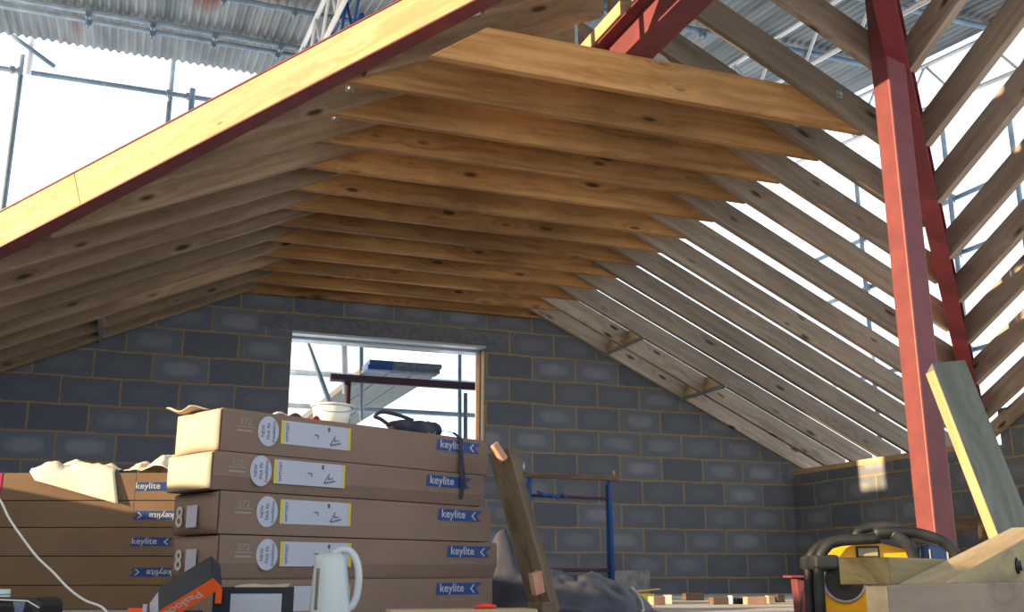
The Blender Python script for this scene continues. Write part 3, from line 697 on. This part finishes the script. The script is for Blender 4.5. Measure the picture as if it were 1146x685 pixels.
# black box of screws
sp_ = P(278, 690, 3.02); sp_.z = FZ
e = empty('screw_box', Matrix.Translation(sp_)@Matrix.Rotation(-YAW+.02, 4, 'Z'), label='black cardboard box with white label left of the kettle', cat='box')
MB().box((-.108, 0, 0), (.108, .12, .142), M_DARKB).build('body', e, None, .002)
MB().add([(-.045, -.002, .143), (.108, -.002, .143), (.108, .05, .150), (.04, .05, .146), (.0, .04, .150), (-.03, .02, .148)], [(0, 1, 2, 3, 4, 5)], M_CARDIN_SUN).build('torn_lid', e, solid=.003)
T = FT(.02, .078); mb = MB(); mb.add([(-.075, -.07, 0), (.075, -.07, 0), (.075, .045, 0), (-.075, .045, 0)], [(0, 1, 2, 3)], M_LABEL, T=T)
for yy in (.02, -.005, -.03): mb.add([(-.06, yy, .0006), (.05, yy, .0006), (.05, yy+.003, .0006), (-.06, yy+.003, .0006)], [(0, 1, 2, 3)], M_GINK, T=T)
mb.build('label', e)
MB().box((-.098, -.012, .095), (-.080, -.001, .137), M_ORANGE).build('orange_tab', e, None, .002)
# tilted black and orange nail box

c4, c3_, c1_ = P(177, 684, 2.80), P(238, 647, 2.80), P(165, 667, 2.87)
Mn = frame(c4, c3_-c4, (c3_-c4).cross(c1_-c4))
if Mn.col[2].z < 0: Mn = frame(c4, c3_-c4, -(c3_-c4).cross(c1_-c4))
Ln, Wn, Hn = (c3_-c4).length, (c1_-c4).length, .045
ys_ = 1 if (Mn.inverted() @ c1_).y > 0 else -1
e = empty('nail_box', Mn, label='tilted black and orange nail box propped left of the black screw box', cat='box')
MB().box((0, 0, -Hn), (Ln, Wn, 0), M_DARKB).build('body', e, None, .002)
MB().box((0, -.0012, -Hn+.001), (Ln, 0, -.001), M_ORANGE).build('orange_side', e)
mb = MB(); mb.text('Paslode', .036, FT(Ln*.36, -.010, -.002)@Matrix.Rotation(PI, 4, 'Z'), M_WPRINT, .015, 1.05); mb.build('logo_print', e)
MB().add([(0, 0, 0), (0, Wn*.8, 0), (-.035, Wn*.7, -.012), (-.04, .01, -.02)], [(0, 1, 2, 3)], M_LABEL).build('open_flap', e, solid=.002)
q = P(182, 690, 2.86); q.z = FZ
e = empty('nail_box', Matrix.Translation(q)@Matrix.Rotation(-YAW, 4, 'Z'), label='upright orange and black box under the tilted nail box', cat='box')
MB().box((-.098, 0, 0), (.085, .09, .078), M_DARKB).build('body', e, None, .002)
MB().box((-.098, -.0015, .01), (-.058, 0, .088), M_ORANGE).build('orange_side', e)
MB().box((-.057, -.0015, .01), (-.045, 0, .098), M_LABEL).build('white_edge', e)

# ------------------------------------------------------------------ things at far left
q = P(-2, 640, 3.05); q.z = FZ
e = empty('sealant_can', Matrix.Translation(q), label='pale can with teal print at left edge', cat='can')
MB().lathe([(.036, .06), (.040, .062), (.040, .135), (.038, .137)], M_CAN, 28).lathe([(.0405, .10), (.0405, .112)], M_TEAL, 28, cap=False).lathe([(.0405, .12), (.0405, .124)], M_TEAL, 28, cap=False).build('body', e)
MB().lathe([(.026, .030), (.030, .034), (.030, .060)], M_CAP, 24).build('amber_base', e)
MB().lathe([(.034, 0), (.034, .028), (.028, .030)], M_BLACK, 24).build('foot', e)
q = P(8, 690, 2.75); q.z = FZ
e = empty('tool_case', Matrix.Translation(q)@Matrix.Rotation(-YAW, 4, 'Z'), label='black rounded tool case at bottom left corner with a grey sticker', cat='case')
MB().box((-.16, 0, 0), (.088, .16, .118), M_BLACK).build('body', e, None, .022)
MB().add([(.012, -.0015, .108), (.046, -.0015, .108), (.040, -.0015, .075), (.022, -.0015, .075)], [(0, 3, 2, 1)], M_GREYB).build('sticker', e)
MB().tube([(-.14, .0, .108), (-.02, -.002, .113), (.05, -.002, .110), (.082, .002, .092)], .0022, M_CORD, 6).build('piping', e)
# white cord
pts = [P(-14, 545, 2.9), P(0, 560, 2.9), P(10, 580, 2.88), P(25, 602, 2.85), P(42, 624, 2.82), P(60, 641, 2.8), P(76, 658, 2.78), P(95, 672, 2.76), P(118, 683, 2.74)]
e_ = P(140, 692, 2.72); e_.z = FZ+.006; f_ = P(190, 700, 2.8); f_.z = FZ+.006
pts += [e_, f_]
sm = []
for i in range(len(pts)-1):
    p0, p1, p2, p3 = pts[max(i-1, 0)], pts[i], pts[i+1], pts[min(i+2, len(pts)-1)]
    for k in range(5):
        t = k/5; sm.append(.5*((2*p1)+(p2-p0)*t+(2*p0-5*p1+4*p2-p3)*t*t+(3*p1-p0-3*p2+p3)*t**3))
tag(MB().tube(sm, .0032, M_CORD, 8).build('power_cord'), 'white cord curving down in front of the left stack', 'cord')

# ------------------------------------------------------------------ middle: leaning board, sheet, trestle, offcuts
a_, b_ = P(600, 700, 4.2), P(551, 508, 4.35); a_.z = max(a_.z, FZ+.01)
d_ = (b_-a_).normalized()
o = beam('leaning_board', a_, b_, .07, .10, M_DARKW, up=(.62, -.75, .1), cut1=.0); tag(o, 'dark brown board leaning against right end of the right stack', 'board')
tag(beam('timber_block', P(600, 664, 4.05), P(596, 640, 4.05), .05, .028, M_BRICK, up=(.3, -.9, 0)), 'pinkish block at foot of the dark leaning board', 'timber block')
tag(beam('timber_block', P(562, 516, 4.22), P(550, 498, 4.22), .030, .03, M_BRICK, up=(.3, -.9, 0)), 'pinkish broken block at head of the dark leaning board', 'timber block')
q = P(607, 676, 3.95)
o = MB().box((-.035, -.03, 0), (.04, .05, .075), M_DARKW).build('timber_block', None, Matrix.Translation((q.x, q.y, FZ))@Matrix.Rotation(.5, 4, 'Z'), .004); tag(o, 'short dark timber block standing at foot of the leaning board', 'timber block')
# plastic sheet heap
c0 = P(628, 690, 5.2); c0.z = FZ
def heap(u, v):
    x = (u-.5)*.92; y = (v-.5)*.8
    r2 = (x/.46)**2 + (y/.40)**2; f = max(0, 1-r2)**.6
    h = .19*f*(1+.25*noise.noise(V((x*4, y*4, 1)))) + .028*noise.noise(V((x*9, y*7, 4)))*f
    h += .26*math.exp(-((x+.30)**2+(y+.0)**2)/.012) + .02*noise.noise(V((x*22, y*15, 2)))*f
    return (x, y, max(.003, h))
o = MB().grid(heap, 60, 50, M_TARP).build('plastic_sheet', None, Matrix.Translation(c0)@Matrix.Rotation(-YAW, 4, 'Z'), solid=.003); tag(o, 'heap of grey blue plastic sheet right of the leaning board', 'plastic sheet')
ed = [V(heap(.88+.02*math.sin(k), .10+k*.07)) + V((.02, 0, .006)) for k in range(9)]
o = MB().tube(ed, .004, M_CORD, 6).build('white_hem', o)
# trestle
ty_ = -1.6
zt = .752
e = empty('trestle', Matrix.Translation((-1.46, ty_, FZ)), label='blue legged trestle frame with rusty top bar by the gable wall', cat='trestle')
H = zt-FZ
MB().box((-.40, -.02, H-.02), (.41, .02, H+.02), M_DARKW).build('top_bar', e, None, .003)
for s_ in (-1, 1):
    MB().tube([(s_*.33, 0, H-.02), (s_*.332, 0, H-.06), (s_*.338, -.01, .004)], .018, M_BLUEP, 10).build('leg', e)
    MB().tube([(s_*.33, .03, H-.05), (s_*.336, .05, .004)], .016, M_BLUEP, 10).build('leg', e)
MB().tube([(-.36, 0, .21), (.36, 0, .21)], .014, M_DKST).build('lower_rail', e)
MB().tube([(-.33, 0, H-.15), (.33, 0, H-.16)], .012, M_DKST).build('upper_rail', e)
MB().tube([(-.28, -.02, H-.12), (-.22, -.03, H-.15), (-.18, -.02, H-.14), (-.12, -.03, H-.16), (-.08, -.02, H-.13), (-.03, -.03, H-.17)], [.008, .016, .010, .018, .012, .006], M_BLUEP, 8).build('tied_rag', e)
MB().tube([(-.38, 0, H+.02), (-.38, 0, H+.10)], .010, M_GALV, 8).build('pin', e)
MB().tube([(.37, 0, H+.02), (.37, 0, H+.055)], .014, M_BRICK, 8).build('pin', e)
# offcuts and bricks on the floor near the gable
def item(name, px, py, sx, sy, sz, rot, m, lab, cat, wedge=0):
    q = on_z(px, py, FZ); mb = MB(); mb.prism([(-sx/2, 0), (sx/2, 0), (sx/2-wedge, sz), (-sx/2, sz)], -sy/2, sy/2, m)
    o = mb.build(name, None, Matrix.Translation((q.x, q.y, FZ))@Matrix.Rotation(rot, 4, 'Z'), .003); return tag(o, lab, cat)
item('brick', 805, 676.5, .105, .06, .042, -.1, M_DARKW, 'brown brick at left end of the row on the floor', 'brick')
item('brick', 818, 676, .012, .05, .05, -.1, M_PAPER, 'thin pale offcut beside the brown brick', 'offcut')
item('brick', 826, 676, .045, .06, .036, -.1, M_BLACK, 'dark gap block between the two bricks in the row', 'block')
item('brick', 845, 676.5, .13, .06, .045, -.12, M_BRICK, 'pinkish brick in middle of the row on the floor', 'brick')
item('timber_offcut', 862, 675.5, .045, .05, .048, -.1, M_PALE, 'pale timber offcut right of the pinkish brick', 'offcut')
item('timber_offcut', 872, 674, .06, .05, .050, .1, M_DARKW, 'dark offcut at right end of the row on the floor', 'offcut')
item('timber_offcut', 776, 672, .15, .05, .05, 0, M_DARKW, 'low dark offcut left of the brick row', 'offcut')
q = V((-.14, -.12, FZ))
item('spirit_level_box', 712, 676, .20, .12, .062, .1, M_YEL, 'yellow tool box on the floor right of the plastic sheet', 'box')
item('timber_offcut', 735, 677, .10, .05, .05, .3, M_BRICK, 'pinkish offcut right of the yellow box', 'offcut')
item('timber_offcut', 747, 676, .05, .05, .055, -.3, M_PAPER, 'pale offcut beside the pinkish one', 'offcut')
q = on_z(712, 676, FZ)
o = beam('timber_lath', (q.x-.17, q.y-.02, FZ+.058), (q.x+.14, q.y-.05, FZ+.085), .03, .010, M_PACK); tag(o, 'thin yellow lath lying over the yellow box', 'lath')
q = on_y(716, 655, -.25)
o = MB().box((-.18, -.05, 0), (.18, .05, .215), M_CONC).build('concrete_block', None, Matrix.Translation((q.x-.02, -.10, FZ))@Matrix.Rotation(0, 4, 'Z'), .004); tag(o, 'pale grey concrete block standing at the gable wall', 'block')
q = on_z(760, 671, FZ)
# board at the bottom edge
a_, b_ = P(437, 683, 2.6), P(602, 685, 2.68)
o = MB().box((0, 0, 0), ((b_-a_).length, .12, a_.z-FZ), M_PALE).build('timber_board', None, frame((a_.x, a_.y, FZ), (b_.x-a_.x, b_.y-a_.y, 0), (0, 0, 1)), .003); tag(o, 'pale timber board at the bottom edge below the right stack', 'board')
q = P(547, 681, 2.68)
o = MB().tube([(-.03, 0, .006), (.0, 0, .009), (.03, 0, .006)], [.004, .008, .005], M_REDP, 8).build('red_clip', None, Matrix.Translation((q.x, q.y+.03, a_.z-.002))); tag(o, 'small red clip lying on the pale bottom board', 'clip')

# ------------------------------------------------------------------ right foreground
# grey plank leaning against the post
a_ = P(1163, 700, 3.9); a_.z = FZ + .02; b_ = P(1052, 409, 4.25)
n_ = V((.10, -.99, .0)); d_ = (b_-a_).normalized(); n_ = (n_ - d_*n_.dot(d_)).normalized(); n_ = n_
wv = d_.cross(n_).normalized()
o = MB(); L_ = (b_-a_).length; o.prism([(0, 0), (L_-.03, 0), (L_+.0, .047), (0, .047)], -.10, .10, M_GREY)
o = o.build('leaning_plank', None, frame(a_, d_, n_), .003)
c = MB().box((.001, -.1015 if frame(a_, d_, n_).col[1].x > 0 else .1, .001), (L_-.03, -.1 if frame(a_, d_, n_).col[1].x > 0 else .1015, .046), M_PACK).build('painted_sun_edge', o); c['label'] = 'pale strip painting the sunlit edge'  # strip of paler wood paints the sun on the plank's left edge
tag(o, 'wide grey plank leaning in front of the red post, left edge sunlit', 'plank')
# dark wooden frame behind the post
e = empty('pallet', Matrix.Translation((1.32, -2.9, FZ))@Matrix.Rotation(PI/2+.08, 4, 'Z'), label='dark wooden pallet frame standing against right wall behind the post', cat='pallet')
for x in (-.7, 0, .55): MB().box((x, -.04, 0), (x+.08, .04, .60), M_DARKW).build('upright', e, None, .003)
MB().box((-.75, -.065, .50), (.75, -.04, .60), M_DARKW).build('slat', e, None, .003)
MB().box((-.75, -.065, .02), (.75, -.04, .12), M_DARKW).build('slat', e, None, .003)
# treated timbers nearest the camera, one heading for all three; brown board in front, brace, beam behind
hd = PI/2 - YAW - math.radians(38)
hx = V((math.cos(hd), math.sin(hd), 0)); hy = V((-hx.y, hx.x, 0))
q = P(993, 655, 1.62); TL = q.z
o = MB().box((0, 0, 0), (1.6, .035, TL-FZ), M_BROWN).build('timber_board', None, frame((q.x, q.y, FZ), hx, (0, 0, 1)), .002)
c = MB().box((-.003, .001, .001), (0, .034, TL-FZ-.002), M_PALE).build('sawn_end', o); c['label'] = 'pale sawn end'
tag(o, 'brown timber on edge at bottom right, lowest of the three', 'timber')
def on_plane(px, py, p0, n): d = ray(px, py); return CAM + d*((p0-CAM).dot(n)/d.dot(n))
p1 = q + hy*.036
A = on_plane(1057, 654, p1, hy); C_ = on_plane(1146, 604, p1, hy)
dv = (C_-A).normalized(); upv = (V((0, 0, 1)) - dv*dv.z).normalized(); sn, cs = dv.z, hx.dot(dv)
A = A - dv*.03
wd_ = .20; L_ = 1.0
o = MB().prism([(0, 0), (wd_*cs, -wd_*sn*1.0), (L_, -wd_*sn), (L_, 0)], 0, .085, M_OLIVE)
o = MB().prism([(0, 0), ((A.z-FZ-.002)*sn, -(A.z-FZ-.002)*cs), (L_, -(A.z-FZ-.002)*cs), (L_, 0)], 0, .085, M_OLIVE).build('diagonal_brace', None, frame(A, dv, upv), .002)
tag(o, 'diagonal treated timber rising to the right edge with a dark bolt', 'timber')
c = MB().box((.002, .001, 0), (L_, .084, .0012), M_PALE).build('painted_sun_edge', o); c['label'] = 'paler strip painting sun on the top edge'  # lighter strip puts partial sun into the brace's top edge colour
bp_ = on_plane(1138, 633, p1, hy)
c = MB().lathe([(.019, 0), (.019, .003), (.012, .004), (.012, .010)], M_BLACK, 16, T=Matrix.Rotation(PI/2, 4, 'X')).build('bolt', None, frame(bp_ - hy*.001, hx, (0, 0, 1)))
c.parent = o; c.matrix_parent_inverse = o.matrix_world.inverted()
p2 = q + hy*.123
A = on_plane(997, 655, p2, hy); hb = A.z
B2 = on_plane(997, 623.5, p2, hy)
o = MB().box((0, 0, 0), (1.5, .100, B2.z-A.z), M_OLIVE).build('timber_beam', None, frame(A, hx, (0, 0, 1)), .003)
c = MB().box((-.002, .002, .002), (0, .098, B2.z-A.z-.002), M_OLIVE).build('sawn_end', o); c['label'] = 'square end showing rings'
tag(o, 'green treated timber with square end toward camera, behind the brown one', 'timber')

# red stand behind the radio
q = P(912, 690, 3.3)
e = empty('red_stand', Matrix.Translation((q.x, q.y, FZ))@Matrix.Rotation(-YAW, 4, 'Z'), label='small red steel stand behind left side of the radio', cat='stand')
MB().prism([(-.045, .0), (.060, 0), (.060, .165), (-.052, .165)], 0, .07, M_RED).build('body', e, None, .003)
MB().box((-.072, -.02, .165), (.070, .09, .173), M_RED).build('top_plate', e, None, .002)
MB().tube([(-.005, -.01, .165), (-.04, -.02, .12), (-.05, -.02, .06), (-.03, -.02, .01), (.03, -.03, .006)], .0025, M_BLACK, 6).build('cable', e)

# ------------------------------------------------------------------ site radio
q = P(998, 700, 2.55)
e = empty('site_radio', Matrix.Translation((q.x, q.y, FZ))@Matrix.Rotation(-YAW-.12, 4, 'Z'), label='yellow and black jobsite radio with rubber roll cage', cat='radio')
# local: x right, y away, z up; front at y=0; px (918..1082) -> x -.18..+.18, z from FZ
MB().box((-.158, .03, .045), (.16, .15, .235), M_RUB).build('body', e, None, .02)
def plate(u, v):
    return None
out = [(-.145, .05), (-.12, .015), (-.06, .005), (-.03, .03), (.03, .03), (.06, .005), (.12, .015), (.145, .05), (.145, .20), (.115, .235), (.05, .250), (.0, .258), (-.05, .250), (-.115, .235), (-.145, .20)]
MB().prism([(x*.83-.042, z_) for x, z_ in out], .004, .035, M_RYEL).build('face_plate', e, None, .006)
RX90 = Matrix.Rotation(PI/2, 4, 'X')
for sx_ in (-1, 1):
    T = Matrix.Translation((sx_*.064-.042, .004, .160))@Matrix.Scale(.95, 4)@RX90
    sp = MB().lathe([(.056, -.004), (.058, .004), (.052, .010), (.048, .006)], M_RING, 36, T=T, cap=False).build('speaker_ring', e)
    MB().lathe([(.050, .009), (.030, .005), (.016, .008), (.012, .012), (.0005, .014)], M_CONE, 36, T=T, cap=False).build('speaker_cone', e)
mb = MB().box((-.066, -.004, .220), (-.018, .004, .240), M_LCD); mb.build('display', e, None, .001)
MB().box((-.071, -.001, .215), (-.013, .003, .245), M_RUB).build('display_bezel', e, None, .002)
for x in (-.062, -.042, -.022):
    MB().lathe([(.009, 0), (.009, .010), (.006, .013)], M_RING, 16, T=Matrix.Translation((x, .004, .202))@RX90).build('knob', e)
MB().box((-.085, -.003, .030), (-.05, .003, .05), M_RUB).build('latch', e, None, .002)
MB().lathe([(.02, 0), (.02, .022), (.012, .028)], M_PAPER, 16, T=Matrix.Translation((-.10, -.02, .02))@RX90).build('pale_plug', e)
# roll cage
for y in (-.035, .12):
    MB().tube(smooth([(-.172, y, .0), (-.174, y, .10), (-.170, y, .20), (-.152, y, .238), (-.12, y, .256), (-.02, y, .262)]), .0135, M_RUB, 12).build('cage_tube', e)
    MB().tube(smooth([(.172, y, .0), (.174, y, .10), (.172, y, .19), (.150, y, .238), (.115, y, .262), (.05, y, .278), (-.03, y, .276)]), .0135, M_RUB, 12).build('cage_tube', e)
for x in (-.172, .172):
    for zz in (.05, .205):
        MB().box((x-.016 if x > 0 else x-.012, -.05, zz-.018), (x+.012 if x > 0 else x+.05, .19, zz+.018), M_RUB).build('corner_bumper', e, None, .008)
MB().tube(smooth([(-.055, .07, .262), (-.045, .07, .285), (.0, .07, .296), (.06, .07, .292), (.085, .07, .278)]), .012, M_RUB, 12).build('handle', e)
MB().tube(smooth([(.015, -.035, .276), (.045, -.04, .25), (.06, -.035, .215), (.062, -.035, .18)]), .0145, M_RUB, 12).build('cage_tube', e)
mb = MB().box((.085, -.03, .195), (.165, .03, .245), M_NAVY); mb.build('socket_block', e, None, .006)
MB().box((.098, -.032, .20), (.101, -.030, .235), M_WPRINT).box((.14, -.032, .20), (.143, -.030, .24), M_WPRINT).build('socket_marks', e)
